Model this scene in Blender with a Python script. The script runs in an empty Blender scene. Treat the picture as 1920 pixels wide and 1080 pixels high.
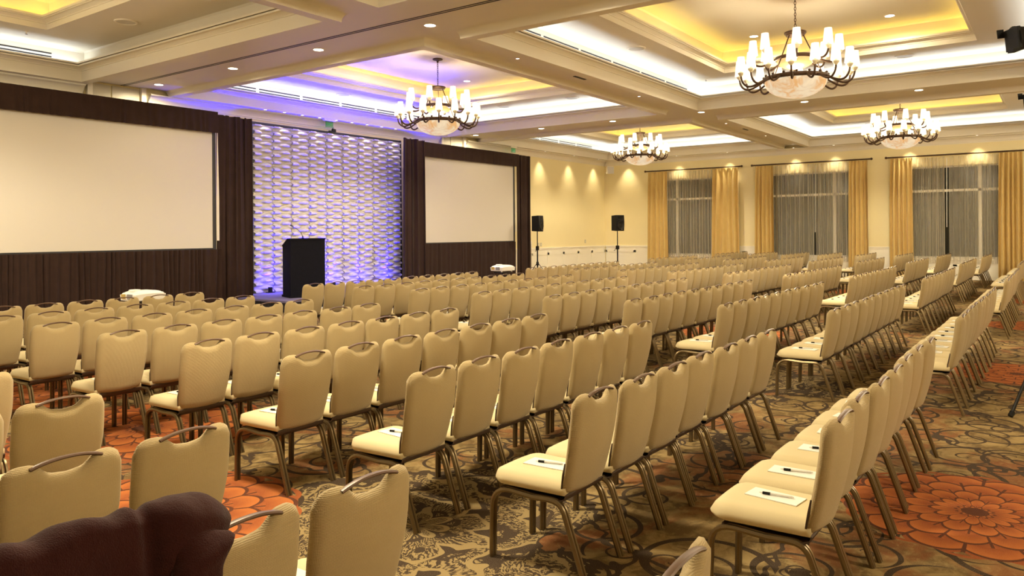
import bpy, math, random
from mathutils import Vector, Matrix
from math import sin, cos, pi, sqrt, atan2, floor
random.seed(7)
scene = bpy.context.scene
COL = scene.collection
TAU = 2*pi

# ------------------------------------------------------------------ mesh builder
class MB:
    def __init__(s):
        s.v = []; s.f = []; s.m = []
    def add(s, vs, fs, mi=0):
        o = len(s.v); s.v.extend(vs)
        for f in fs:
            s.f.append(tuple(i+o for i in f)); s.m.append(mi)
    def box(s, x0, x1, y0, y1, z0, z1, mi=0, M=None, ch=0.0):
        vs = [(x0,y0,z0),(x1,y0,z0),(x1,y1,z0),(x0,y1,z0),(x0,y0,z1),(x1,y0,z1),(x1,y1,z1),(x0,y1,z1)]
        if ch:
            vs = [(x0,y0,z0),(x1,y0,z0),(x1,y1,z0),(x0,y1,z0),(x0,y0,z1-ch),(x1,y0,z1-ch),(x1,y1,z1-ch),(x0,y1,z1-ch),
                  (x0+ch,y0+ch,z1),(x1-ch,y0+ch,z1),(x1-ch,y1-ch,z1),(x0+ch,y1-ch,z1)]
            fs = [(3,2,1,0),(0,1,5,4),(1,2,6,5),(2,3,7,6),(3,0,4,7),(4,5,9,8),(5,6,10,9),(6,7,11,10),(7,4,8,11),(8,9,10,11)]
        else:
            fs = [(3,2,1,0),(4,5,6,7),(0,1,5,4),(1,2,6,5),(2,3,7,6),(3,0,4,7)]
        if M is not None: vs = [tuple(M @ Vector(p)) for p in vs]
        s.add(vs, fs, mi)
    def tube(s, pts, r, n=8, mi=0, caps=True, sx=1.0, sy=1.0, ref=None, closed=False):
        """sweep an ellipse (or n=4 bar) along pts; r may be a list"""
        P = [Vector(p) for p in pts]; N = len(P)
        R = r if isinstance(r, (list, tuple)) else [r]*N
        base = len(s.v); prev = None
        for i in range(N):
            if closed: t = P[(i+1) % N]-P[i-1]
            else: t = P[min(i+1,N-1)]-P[max(i-1,0)]
            t.normalize()
            if ref is not None: a = Vector(ref)
            elif prev is not None: a = prev
            else: a = Vector((0,0,1)) if abs(t.z) < .9 else Vector((1,0,0))
            u = (a - t*a.dot(t)); u.normalize(); w = t.cross(u); prev = u
            ph = pi/4 if n == 4 else 0
            for k in range(n):
                an = TAU*k/n + ph
                s.v.append(tuple(P[i] + (u*cos(an)*sx + w*sin(an)*sy)*R[i]))
        segs = N if closed else N-1
        for i in range(segs):
            j = (i+1) % N
            for k in range(n):
                k2 = (k+1) % n
                s.f.append((base+i*n+k, base+i*n+k2, base+j*n+k2, base+j*n+k)); s.m.append(mi)
        if caps and not closed:
            s.f.append(tuple(base+k for k in range(n))[::-1]); s.m.append(mi)
            s.f.append(tuple(base+(N-1)*n+k for k in range(n))); s.m.append(mi)
    def lathe(s, prof, n=24, mi=0, c=(0,0,0), M=None, cap0=False, cap1=False):
        base = len(s.v)
        for (r, z) in prof:
            for k in range(n):
                a = TAU*k/n
                p = Vector((c[0]+r*cos(a), c[1]+r*sin(a), c[2]+z))
                s.v.append(tuple(M @ p) if M is not None else tuple(p))
        for i in range(len(prof)-1):
            for k in range(n):
                k2 = (k+1) % n
                s.f.append((base+i*n+k, base+i*n+k2, base+(i+1)*n+k2, base+(i+1)*n+k)); s.m.append(mi)
        if cap0: s.f.append(tuple(base+k for k in range(n))[::-1]); s.m.append(mi)
        if cap1:
            b = base+(len(prof)-1)*n; s.f.append(tuple(b+k for k in range(n))); s.m.append(mi)
    def grid(s, fn, nu, nv, mi=0, wrap=False):
        base = len(s.v)
        for j in range(nv+1):
            for i in range(nu+1): s.v.append(tuple(fn(i/nu, j/nv)))
        for j in range(nv):
            for i in range(nu):
                a = base+j*(nu+1)+i
                s.f.append((a, a+1, a+nu+2, a+nu+1)); s.m.append(mi)
    def pillow(s, front, back, nu, nv, mi=0):
        """two grids sharing a perimeter"""
        base = len(s.v); idxF = {}; idxB = {}
        for j in range(nv+1):
            for i in range(nu+1):
                idxF[i,j] = len(s.v); s.v.append(tuple(front(i/nu, j/nv)))
        for j in range(nv+1):
            for i in range(nu+1):
                idxB[i,j] = len(s.v); s.v.append(tuple(back(i/nu, j/nv)))
        for j in range(nv):
            for i in range(nu):
                s.f.append((idxF[i,j], idxF[i+1,j], idxF[i+1,j+1], idxF[i,j+1])); s.m.append(mi)
                s.f.append((idxB[i,j], idxB[i,j+1], idxB[i+1,j+1], idxB[i+1,j])); s.m.append(mi)
        ring = [(i,0) for i in range(nu)]+[(nu,j) for j in range(nv)]+[(i,nv) for i in range(nu,0,-1)]+[(0,j) for j in range(nv,0,-1)]
        for q in range(len(ring)):
            a = ring[q]; b = ring[(q+1) % len(ring)]
            s.f.append((idxF[b], idxF[a], idxB[a], idxB[b])); s.m.append(mi)
    def mesh(s, name, mats, smooth=True):
        me = bpy.data.meshes.new(name)
        me.from_pydata(s.v, [], s.f)
        if not isinstance(mats, (list, tuple)): mats = [mats]
        for m in mats: me.materials.append(m)
        if len(mats) > 1: me.polygons.foreach_set('material_index', s.m)
        me.polygons.foreach_set('use_smooth', [bool(smooth)]*len(s.f))
        me.update(); me.validate()
        if smooth and smooth != 2:
            me.set_sharp_from_angle(angle=math.radians(38))
        return me
def obj(name, mb, mats, parent=None, smooth=True, loc=None):
    me = mb if isinstance(mb, bpy.types.Mesh) else mb.mesh(name, mats, smooth)
    o = bpy.data.objects.new(name, me); COL.objects.link(o)
    if parent is not None: o.parent = parent
    if loc is not None: o.location = loc
    return o
def tag(o, label, cat, group=None):
    o['label'] = label; o['category'] = cat
    if group: o['group'] = group
    return o
def thing(name, label, cat, loc=(0,0,0), rotz=0.0, group=None):
    o = bpy.data.objects.new(name, None); COL.objects.link(o)
    o.location = loc; o.rotation_euler = (0,0,rotz); o.empty_display_size = .1
    return tag(o, label, cat, group)
def struct(name, mb, mats, parent=None, smooth=False):
    o = obj(name, mb, mats, parent, smooth)
    o['kind'] = 'structure'
    return o
def dup(root, loc, rotz, label, group=None):
    r = root.copy(); COL.objects.link(r); r.location = loc; r.rotation_euler = (0,0,rotz); r['label'] = label
    if group: r['group'] = group
    for ch in root.children:
        c = ch.copy(); COL.objects.link(c); c.parent = r
        for g in ch.children:
            d = g.copy(); COL.objects.link(d); d.parent = c
    return r

# ------------------------------------------------------------------ materials
class NT:
    def __init__(s, name):
        s.mat = bpy.data.materials.new(name); s.mat.use_nodes = True
        s.t = s.mat.node_tree; s.t.nodes.clear()
        s.out = s.t.nodes.new('ShaderNodeOutputMaterial')
    def n(s, typ, **kw):
        nd = s.t.nodes.new(typ)
        for k, v in kw.items(): setattr(nd, k, v)
        return nd
    def link(s, a, b): s.t.links.new(a, b)
    def put(s, sock, val):
        if isinstance(val, bpy.types.NodeSocket): s.link(val, sock)
        elif val is not None:
            if isinstance(val, (tuple, list)) and sock.type == 'RGBA' and len(val) == 3: val = (*val, 1)
            sock.default_value = val
    def m(s, op, a, b=None, c=None):
        nd = s.n('ShaderNodeMath', operation=op)
        s.put(nd.inputs[0], a)
        if b is not None: s.put(nd.inputs[1], b)
        if c is not None: s.put(nd.inputs[2], c)
        return nd.outputs[0]
    def mix(s, f, a, b):
        nd = s.n('ShaderNodeMix', data_type='RGBA')
        s.put(nd.inputs[0], f); s.put(nd.inputs[6], a); s.put(nd.inputs[7], b)
        return nd.outputs[2]
    def ss(s, x, lo, hi):
        nd = s.n('ShaderNodeMapRange', interpolation_type='SMOOTHSTEP')
        s.put(nd.inputs[0], x); nd.inputs[1].default_value = lo; nd.inputs[2].default_value = hi
        return nd.outputs[0]
    def noise(s, vec, scale, detail=2.0, rough=.5, dist=0.0):
        nd = s.n('ShaderNodeTexNoise'); s.put(nd.inputs['Vector'], vec)
        nd.inputs['Scale'].default_value = scale; nd.inputs['Detail'].default_value = detail
        nd.inputs['Roughness'].default_value = rough; nd.inputs['Distortion'].default_value = dist
        return nd.outputs[0], nd.outputs[1]
    def coord(s, which='Object'):
        return s.n('ShaderNodeTexCoord').outputs[which]
    def bsdf(s, col, rough=.6, metal=0.0, spec=None, bump=None, bstr=.3, bdist=.01, sheen=0.0, emit=None, estr=0.0):
        b = s.n('ShaderNodeBsdfPrincipled')
        s.put(b.inputs['Base Color'], col); s.put(b.inputs['Roughness'], rough); s.put(b.inputs['Metallic'], metal)
        if spec is not None: b.inputs['Specular IOR Level'].default_value = spec
        if sheen: b.inputs['Sheen Weight'].default_value = sheen
        if emit is not None:
            s.put(b.inputs['Emission Color'], emit); s.put(b.inputs['Emission Strength'], estr)
        if bump is not None:
            bn = s.n('ShaderNodeBump'); bn.inputs['Strength'].default_value = bstr; bn.inputs['Distance'].default_value = bdist
            s.link(bump, bn.inputs['Height']); s.link(bn.outputs[0], b.inputs['Normal'])
        s.link(b.outputs[0], s.out.inputs[0])
        return b
def simple(name, col, rough=.5, metal=0.0, var=.08, vscale=6.0, **kw):
    t = NT(name); c = t.coord()
    f, _ = t.noise(c, vscale, 3)
    dark = tuple(x*(1-var) for x in col); light = tuple(min(1, x*(1+var)) for x in col)
    t.bsdf(t.mix(f, dark, light), rough, metal, **kw)
    return t.mat
def srgb(r, g, b):
    f = lambda c: ((c/255+.055)/1.055)**2.4 if c > 10 else c/255/12.92
    return (f(r), f(g), f(b))
def emission(name, col, st):
    t = NT(name); e = t.n('ShaderNodeEmission'); e.inputs[0].default_value = (*col,1); e.inputs[1].default_value = st
    t.link(e.outputs[0], t.out.inputs[0]); return t.mat

M = {}
M['paint'] = simple('ceiling_paint', (.74,.68,.56), .45, var=.02, vscale=2)
M['trimwhite'] = simple('white_trim_paint', (.80,.74,.62), .4, var=.02, vscale=2)
M['wainscot'] = simple('white_wainscot_paint', (.92,.88,.76), .4, var=.02, vscale=2)
M['wall'] = simple('pale_yellow_wall', (.86,.75,.44), .55, var=.03, vscale=1.5)
M['bronze'] = simple('bronze_chair_metal', (.20,.145,.075), .34, .75, var=.12, vscale=30)
M['darkbronze'] = simple('dark_bronze', (.075,.042,.026), .42, .6, var=.2, vscale=20)
M['handle'] = simple('brown_handle', (.11,.06,.035), .4, .2, var=.1, vscale=30)
M['shell'] = simple('dark_brown_shell', (.06,.035,.022), .5, var=.1)
M['black'] = simple('black_plastic', (.009,.009,.009), .6, var=.3, vscale=30, spec=.2)
M['podium'] = simple('black_lectern_laminate', (.006,.006,.012), .75, var=.3, vscale=12, spec=.12)
M['blackmetal'] = simple('black_metal', (.015,.014,.014), .4, .5, var=.2, vscale=30)
M['darkframe'] = simple('dark_screen_frame', (.018,.017,.02), .5, var=.2)
M['paper'] = simple('white_paper', (.86,.85,.80), .6, var=.02, vscale=40)
M['penwhite'] = simple('white_pen_plastic', (.75,.73,.68), .3, var=.02)
M['projwhite'] = simple('white_projector_plastic', (.84,.83,.80), .35, var=.02)
M['grey'] = simple('grey_grille', (.22,.21,.23), .5, var=.2, vscale=60)
M['lens'] = simple('amber_lens_glass', (.45,.33,.10), .15, var=.1)
M['carpetstage'] = simple('stage_carpet', (.16,.14,.26), .9, var=.2, vscale=80)
M['skirt'] = simple('black_stage_skirt', (.014,.012,.018), .85, var=.3, vscale=20)
M['ledon'] = emission('downlight_lens', (1,.93,.78), 9)
M['pin'] = emission('pinspot_lens', (1,.93,.78), 6)
M['exitgreen'] = emission('exit_green', (.05,.75,.25), .3)
M['slot'] = simple('dark_slot', (.02,.018,.022), .6, var=.2)
M['speakergrille'] = simple('white_speaker_grille', (.60,.57,.50), .6, var=.05, vscale=80)
M['screen'] = simple('projection_screen_white', (.66,.62,.56), .9, var=.015, vscale=1.2)
M['wallplate'] = simple('beige_wall_plate', (.55,.50,.38), .4, var=.05)

def fabric(name, c1, c2, weave=220.0, bstr=.25, vs=3.0, sheen=.2, axis=2):
    t = NT(name); c = t.coord()
    f1, _ = t.noise(c, vs, 3); f2, _ = t.noise(c, 160, 1)
    sep = t.n('ShaderNodeSeparateXYZ'); t.link(c, sep.inputs[0])
    w = t.m('SINE', t.m('MULTIPLY', sep.outputs[axis], weave*TAU/1.0))
    wx = t.m('SINE', t.m('MULTIPLY', sep.outputs[0], weave*1.6*TAU))
    h = t.m('ADD', t.m('MULTIPLY', w, .5), t.m('ADD', t.m('MULTIPLY', wx, .25), f2))
    k = t.m('ADD', t.m('MULTIPLY', f1, .7), t.m('MULTIPLY', f2, .3))
    t.bsdf(t.mix(k, c1, c2), .85, spec=.2, bump=h, bstr=bstr, bdist=.004, sheen=sheen)
    return t.mat
M['back'] = fabric('beige_ribbed_fabric', (.385,.29,.145), (.485,.375,.195), 210, .4)
M['seat'] = fabric('cream_seat_vinyl', (.66,.56,.33), (.74,.63,.39), 300, .05, 2.0, 0.0)
def wool(name, c1, c2):
    t = NT(name); c = t.coord(); f, _ = t.noise(c, 14, 4, .6); g, _ = t.noise(c, 320, 2); h, _ = t.noise(c, 40, 3)
    t.bsdf(t.mix(t.m('ADD', t.m('MULTIPLY', f, .5), t.m('MULTIPLY', g, .5)), c1, c2), .9, spec=.1, bump=t.m('ADD', g, t.m('MULTIPLY', h, 1.5)), bstr=.45, bdist=.006, sheen=.1)
    return t.mat
M['jacket'] = wool('maroon_wool', (.016,.004,.004), (.050,.012,.009))
def velour(name, c1, c2, sh=.5):
    t = NT(name); c = t.coord(); f, _ = t.noise(c, 5, 3); g, _ = t.noise(c, 90, 2)
    t.bsdf(t.mix(t.m('ADD', t.m('MULTIPLY', f, .6), t.m('MULTIPLY', g, .4)), c1, c2), .8, spec=.15, sheen=sh, bump=g, bstr=.2)
    return t.mat
M['drape'] = velour('black_brown_velour', (.020,.010,.008), (.05,.026,.02), .04)
M['curtain'] = velour('gold_silk_curtain', (.60,.42,.14), (.72,.53,.22), .2)
def sheer():
    t = NT('sheer_curtain_voile'); c = t.coord(); f, _ = t.noise(c, 140, 2)
    tr = t.n('ShaderNodeBsdfTransparent'); d = t.n('ShaderNodeBsdfDiffuse'); d.inputs[0].default_value = (.80,.74,.60,1)
    tl = t.n('ShaderNodeBsdfTranslucent'); tl.inputs[0].default_value = (.8,.74,.60,1)
    ad = t.n('ShaderNodeMixShader'); ad.inputs[0].default_value = .25; t.link(d.outputs[0], ad.inputs[1]); t.link(tl.outputs[0], ad.inputs[2])
    lw = t.n('ShaderNodeLayerWeight'); lw.inputs[0].default_value = .35
    fac = t.m('MINIMUM', t.m('ADD', t.m('MULTIPLY', lw.outputs['Facing'], .75), t.m('ADD', .24, t.m('MULTIPLY', f, .05))), .95)
    mx = t.n('ShaderNodeMixShader'); t.link(fac, mx.inputs[0]); t.link(tr.outputs[0], mx.inputs[1]); t.link(ad.outputs[0], mx.inputs[2])
    t.link(mx.outputs[0], t.out.inputs[0]); return t.mat
M['sheer'] = sheer()
def glass():
    t = NT('night_window_glass')
    t.bsdf((.020,.020,.015), .12, spec=.3)
    return t.mat
M['glass'] = glass()
def shade():
    t = NT('lit_fabric_shade'); c = t.coord(); sep = t.n('ShaderNodeSeparateXYZ'); t.link(c, sep.inputs[0])
    f, _ = t.noise(c, 60, 2)
    t.bsdf((.55,.50,.40), .8, emit=(1.0,.87,.66), estr=t.m('ADD', 1.0, t.m('MULTIPLY', f, .4)))
    return t.mat
M['shade'] = shade()
def alabaster():
    t = NT('lit_alabaster_bowl'); c = t.coord(); f, _ = t.noise(c, 4, 4, .6, 1.2)
    e = t.mix(t.ss(f, .36, .56), (1.0,.55,.22), (1.0,.85,.60))
    t.bsdf(t.mix(t.ss(f, .35, .7), (.20,.13,.07), (.34,.26,.16)), .35, emit=e, estr=.50)
    return t.mat
M['bowl'] = alabaster()
def amber():
    t = NT('lit_amber_bowl'); c = t.coord(); f, _ = t.noise(c, 7, 3, .6, .8)
    t.bsdf((.3,.18,.06), .35, emit=t.mix(f, (1.0,.52,.16), (1.0,.74,.36)), estr=.62)
    return t.mat
M['amber'] = amber()
M['cup'] = simple('cream_candle_cup', (.75,.68,.5), .4, var=.2, vscale=60)
def panelmat():
    return simple('white_gypsum_panel', (.60,.57,.52), .6, var=.02, vscale=3)
M['panel'] = panelmat()

# ---- carpet
def carpet():
    t = NT('patterned_ballroom_carpet'); P = t.coord()
    sep = t.n('ShaderNodeSeparateXYZ'); t.link(P, sep.inputs[0]); X, Y = sep.outputs[0], sep.outputs[1]
    fib, _ = t.noise(P, 260, 2); n1, _ = t.noise(P, 1.3, 4, .6, .6); n2, _ = t.noise(P, 5.5, 5, .65, .8); n3, _ = t.noise(P, 24, 3, .6)
    wob, wobc = t.noise(P, 3.0, 2)
    # mottled ground
    tan_, olive, rust, gold = (.32,.225,.095), (.135,.085,.033), (.21,.060,.018), (.36,.26,.105)
    g = t.mix(t.ss(n2, .38, .62), olive, tan_)
    g = t.mix(t.m('MULTIPLY', t.ss(n1, .5, .62), .75), g, rust)
    g = t.mix(t.m('MULTIPLY', t.ss(n3, .55, .72), .45), g, gold)
    dark = (.030,.017,.014)
    line = None
    def vmax(a, b): return b if a is None else t.m('MAXIMUM', a, b)
    # spiral scrolls in voronoi cells at two sizes
    for scale, off, turns, R in ((.95, (0,0,0), 2.2, .40), (1.9, (3.3,7.1,0), 1.7, .20), (1.3, (11.7,2.9,0), 2.0, .30)):
        mp = t.n('ShaderNodeMapping'); t.link(P, mp.inputs[0]); mp.inputs['Location'].default_value = off
        vo = t.n('ShaderNodeTexVoronoi', voronoi_dimensions='2D'); t.link(mp.outputs[0], vo.inputs['Vector'])
        vo.inputs['Scale'].default_value = scale; vo.inputs['Randomness'].default_value = .8
        sub = t.n('ShaderNodeVectorMath', operation='SUBTRACT'); t.link(mp.outputs[0], sub.inputs[0]); t.link(vo.outputs['Position'], sub.inputs[1])
        s2 = t.n('ShaderNodeSeparateXYZ'); t.link(sub.outputs[0], s2.inputs[0])
        r = t.m('SQRT', t.m('ADD', t.m('POWER', s2.outputs[0], 2), t.m('POWER', s2.outputs[1], 2)))
        th = t.m('DIVIDE', t.m('ARCTAN2', s2.outputs[1], s2.outputs[0]), TAU)
        sc = t.n('ShaderNodeSeparateColor'); t.link(vo.outputs['Color'], sc.inputs[0])
        sgn = t.m('SIGN', t.m('SUBTRACT', sc.outputs[0], .5))
        ph = t.m('ADD', t.m('MULTIPLY', t.m('POWER', t.m('DIVIDE', r, R), .8), turns), t.m('ADD', t.m('MULTIPLY', th, sgn), sc.outputs[1]))
        d = t.m('ABSOLUTE', t.m('SUBTRACT', t.m('FRACT', ph), .5))
        wd = t.m('ADD', .045, t.m('MULTIPLY', t.m('DIVIDE', r, R), .055))
        ln = t.m('MULTIPLY', t.m('LESS_THAN', d, wd), t.m('LESS_THAN', r, R))
        line = vmax(line, ln)
        if scale < 1.2:
            ve = t.n('ShaderNodeTexVoronoi', voronoi_dimensions='2D', feature='DISTANCE_TO_EDGE')
            dm = t.n('ShaderNodeVectorMath', operation='MULTIPLY_ADD'); t.link(wobc, dm.inputs[0]); dm.inputs[1].default_value = (.9,.9,0); t.link(mp.outputs[0], dm.inputs[2])
            t.link(dm.outputs[0], ve.inputs['Vector']); ve.inputs['Scale'].default_value = .75
            line = vmax(line, t.m('LESS_THAN', ve.outputs['Distance'], .022))
    col = t.mix(line, g, dark)
    def lattice(x0, y0, px, py, oddf=.5):
        j = t.m('FLOOR', t.m('DIVIDE', t.m('SUBTRACT', Y, y0-py/2), py))
        odd = t.m('MULTIPLY', t.m('PINGPONG', j, 1.0), px*oddf)
        xs = t.m('SUBTRACT', t.m('SUBTRACT', X, x0-px/2), odd)
        i = t.m('FLOOR', t.m('DIVIDE', xs, px))
        dx = t.m('SUBTRACT', t.m('SUBTRACT', xs, t.m('MULTIPLY', i, px)), px/2)
        dy = t.m('SUBTRACT', t.m('SUBTRACT', Y, y0), t.m('MULTIPLY', j, py))
        r = t.m('SQRT', t.m('ADD', t.m('POWER', dx, 2), t.m('POWER', dy, 2)))
        return r, t.m('DIVIDE', t.m('ARCTAN2', dy, dx), TAU)
    # engraved cream flowers
    r, th = lattice(3.25, 3.05, 5.32, 5.3)
    rr = t.m('ADD', t.m('DIVIDE', r, 1.25), t.m('MULTIPLY', t.m('SUBTRACT', n1, .5), 1.3))
    ring = t.m('MULTIPLY', t.m('ADD', t.m('DIVIDE', r, 1.25), t.m('MULTIPLY', t.m('SUBTRACT', wob, .5), .5)), 5.0)
    u = t.m('ABSOLUTE', t.m('SUBTRACT', t.m('FRACT', t.m('ADD', t.m('MULTIPLY', th, 8), t.m('MULTIPLY', t.m('FLOOR', ring), .5))), .5))
    fr = t.m('FRACT', t.m('ADD', ring, t.m('MULTIPLY', t.m('POWER', u, 2), 2.2)))
    hatch = t.m('SINE', t.m('ADD', t.m('MULTIPLY', th, 420), t.m('MULTIPLY', n2, 60)))
    ink = t.m('MAXIMUM', t.m('LESS_THAN', fr, .26), t.m('MULTIPLY', t.m('LESS_THAN', fr, .82), t.m('GREATER_THAN', hatch, -.15)))
    col = t.mix(t.m('LESS_THAN', rr, .80), col, dark)
    col = t.mix(t.m('MULTIPLY', t.m('LESS_THAN', rr, .74), t.m('SUBTRACT', 1.0, ink)), col, (.29,.21,.095))
    # orange chrysanthemums
    for (mx, my, mpx, mpy, mR) in ((5.33,.43,5.32,11.0,.74),(3.9,8.9,9.9,11.0,.95),(2.45,4.45,9.9,11.0,.85),(3.55,6.55,9.9,11.0,1.05)):
        r, th = lattice(mx, my, mpx, mpy, 0.0)
        rr = t.m('DIVIDE', r, mR)
        ring = t.m('MULTIPLY', t.m('POWER', rr, .85), 5.0)
        u = t.m('ABSOLUTE', t.m('SUBTRACT', t.m('FRACT', t.m('ADD', t.m('MULTIPLY', th, 14), t.m('MULTIPLY', t.m('FLOOR', ring), .5))), .5))
        sca = t.m('ADD', ring, t.m('MULTIPLY', t.m('POWER', t.m('MULTIPLY', u, 2), 2), .45))
        fr = t.m('FRACT', sca)
        ink = t.m('MAXIMUM', t.m('GREATER_THAN', fr, .86), t.m('MULTIPLY', t.m('GREATER_THAN', u, .465), t.m('LESS_THAN', fr, .9)))
        ink = t.m('MAXIMUM', ink, t.m('LESS_THAN', rr, .10))
        inside = t.m('LESS_THAN', sca, 5.2)
        orange = t.mix(t.m('ADD', t.m('MULTIPLY', fr, .7), t.m('MULTIPLY', n3, .3)), (.22,.040,.012), (.58,.175,.038))
        col = t.mix(inside, col, t.mix(ink, orange, (.085,.016,.010)))
    col = t.mix(t.m('MULTIPLY', t.ss(fib, .35, .75), .35), col, t.mix(.55, col, (.55,.42,.22)))
    t.bsdf(col, .95, spec=.1, bump=fib, bstr=.35, bdist=.006)
    return t.mat
M['carpet'] = carpet()

# ================================================================== THE SETTING
XW, YW = 29.2, 16.05            # window wall, stage wall
X0, Y0 = -8.0, -8.5             # unseen sides behind the camera
ZR, ZL = 4.84, 4.72             # beam soffit, coffer lip

b = MB(); b.add([(X0,Y0,0),(XW,Y0,0),(XW,YW,0),(X0,YW,0)], [(0,1,2,3)])
struct('floor', b, M['carpet'])

# walls
b = MB(); b.box(X0-.2, XW+.2, YW, YW+.2, 0, 6.2); struct('wall_back', b, M['wall'])
b = MB(); b.box(X0-.2, X0, Y0, YW, 0, 6.2); struct('wall_left', b, M['wall'])
b = MB(); b.box(X0-.2, XW+.2, Y0-.2, Y0, 0, 6.2); struct('wall_front', b, M['wall'])
WIN = [(10.95, 13.25), (5.95, 8.95), (1.45, 4.3)]          # y extents of the window openings
WZ0, WZ1 = .70, 3.80
b = MB()
ys = [Y0] + [v for w in sorted(WIN) for v in w] + [YW]
for i in range(0, len(ys), 2): b.box(XW, XW+.25, ys[i], ys[i+1], 0, 6.2)
for (a, c) in WIN:
    b.box(XW, XW+.25, a, c, 0, WZ0); b.box(XW, XW+.25, a, c, WZ1, 6.2)
struct('wall_right', b, M['wall'])
for k, (a, c) in enumerate(WIN):
    r = struct('window_%d' % (k+1), (lambda q: (q.box(XW+.12, XW+.2, a, c, WZ0, WZ0+.06), q.box(XW+.12, XW+.2, a, c, WZ1-.05, WZ1),
        q.box(XW+.12, XW+.2, a, a+.06, WZ0, WZ1), q.box(XW+.12, XW+.2, c-.06, c, WZ0, WZ1), q)[-1])(MB()), M['trimwhite'])
    q = MB(); q.box(XW+.17, XW+.18, a+.06, c-.06, WZ0+.06, WZ1-.05); obj('pane', q, M['glass'], r, smooth=False)
    vm = (12.77, 6.68, 2.16)[k]
    q = MB(); q.box(XW+.13, XW+.17, a+.06, c-.06, 2.94, 3.02); q.box(XW+.13, XW+.17, vm-.05, vm+.05, WZ0+.06, WZ1-.05)
    obj('mullion', q, M['trimwhite'], r, smooth=False)
    q = MB(); q.box(XW-.06, XW+.12, a-.05, c+.05, WZ0-.04, WZ0); q.box(XW-.025, XW, a, c, WZ0-.2, WZ0-.04)
    obj('window_sill', q, M['trimwhite'], r, smooth=False)

# wainscot with chair rail: white panelling
def wainscot(name, along, a, c, skip=()):
    q = MB(); L = c-a
    def bx(u0, u1, z0, z1, d):
        if along == 'y': q.box(XW-d, XW, u0, u1, z0, z1)
        else: q.box(u0, u1, YW-d, YW, z0, z1)
    segs = []; u = a
    for (s0, s1) in sorted(skip): segs.append((u, s0)); u = s1
    segs.append((u, c))
    for (u0, u1) in segs:
        if u1-u0 < .05: continue
        bx(u0, u1, 0, 1.0, .012)
        bx(u0, u1, 1.045, 1.085, .05); bx(u0, u1, 1.0, 1.045, .032); bx(u0, u1, .89, .93, .022)
        bx(u0, u1, 0, .15, .03); bx(u0, u1, .15, .2, .024)
        n = max(1, round((u1-u0)/1.15)); w = (u1-u0)/n
        for i in range(n+1):
            p = u0+i*w; bx(max(u0, p-.06), min(u1, p+.06), .2, .89, .026)
        bx(u0, u1, .80, .89, .026); bx(u0, u1, .2, .28, .026)
    return struct(name, q, M['wainscot'])
wainscot('trim_1', 'y', Y0, YW-.05, [w for w in WIN])
wainscot('trim_2', 'x', 22.4, XW-.05)
# low panelling under each window
q = MB()
for (a, c) in WIN:
    q.box(XW-.012, XW, a, c, 0, .5); q.box(XW-.03, XW, a, c, 0, .15)
    n = 2; w = (c-a)/n
    for i in range(n+1):
        p = a+i*w; q.box(XW-.026, XW, max(a, p-.06), min(c, p+.06), .15, .5)
    q.box(XW-.026, XW, a, c, .44, .5)
struct('trim_3', q, M['wainscot'])

# crown moulding where wall meets the coffers
def crown_prof():
    pr = [(0,4.50),(.018,4.50),(.018,4.53),(.03,4.54)]
    for i in range(9):
        a = i/8*pi/2
        pr.append((.03+.13*(1-cos(a)), 4.54+.15*sin(a)))
    return pr+[(.165,4.70),(.185,4.70),(.185,4.722)]
def crown(name, along, a, c):
    q = MB(); pr = crown_prof()
    P = []
    for (d, z) in pr:
        if along == 'x': P.append(((a, YW-d, z), (min(c, XW-d) if abs(c-XW) < .01 else c, YW-d, z)))
        else: P.append(((XW-d, a, z), (XW-d, YW-d if abs(c-YW) < .01 else c, z)))
    base = 0
    for (p0, p1) in P: q.v.extend([p0, p1])
    for i in range(len(P)-1):
        q.f.append((2*i, 2*i+1, 2*i+3, 2*i+2)); q.m.append(0)
    n = len(P)
    q.f.append(tuple(2*i for i in range(n)) ); q.m.append(0)
    q.f.append(tuple(2*i+1 for i in range(n))[::-1]); q.m.append(0)
    struct(name, q, M['trimwhite'])
crown('trim_4', 'x', X0, 7.45); crown('trim_5', 'x', 8.80, 18.30); crown('trim_6', 'x', 19.62, XW); crown('trim_7', 'y', Y0, YW)

# air-wall pockets above the drapes at the beam ends
def pocket(name, xa, xb):
    r = struct(name, (lambda q: (q.box(xa, xa+.1, YW-.10, YW, 3.6, ZR), q.box(xb-.1, xb, YW-.10, YW, 3.6, ZR), q)[-1])(MB()), M['trimwhite'])
    mid = (xa+xb)/2-.1
    q = MB(); q.box(xa+.12, mid-.015, YW-.03, YW-.001, 3.6, 4.80); q.box(mid+.015, xb-.12, YW-.03, YW-.001, 3.6, 4.80)
    obj('pocket_panel', q, M['wallplate'], r, smooth=False)
pocket('door_1', 7.52, 8.74); pocket('door_2', 18.38, 19.60)

# ceiling: beam soffit with coffers
CX = [(-1.65, 7.28), (9.40, 18.36), (20.42, 28.82)]
CY = [(.20, 7.42), (8.54, 15.68)]
LIP = .28
def outer(o, lo, hi): return (o[0]-LIP, hi if hi-o[1] < .6 else o[1]+LIP)
OX = [outer(o, X0, XW) for o in CX]; OY = [outer(o, Y0, YW) for o in CY]
xc = [X0] + [v for o in OX for v in o] + ([XW] if OX[-1][1] < XW else [])
yc = [Y0] + [v for o in OY for v in o] + ([YW] if OY[-1][1] < YW else [])
b = MB()
for i in range(len(xc)-1):
    for j in range(len(yc)-1):
        if any(abs(xc[i]-o[0]) < 1e-6 for o in OX) and any(abs(yc[j]-o[0]) < 1e-6 for o in OY): continue
        b.add([(xc[i],yc[j],ZR),(xc[i],yc[j+1],ZR),(xc[i+1],yc[j+1],ZR),(xc[i+1],yc[j],ZR)], [(0,1,2,3)])
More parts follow.
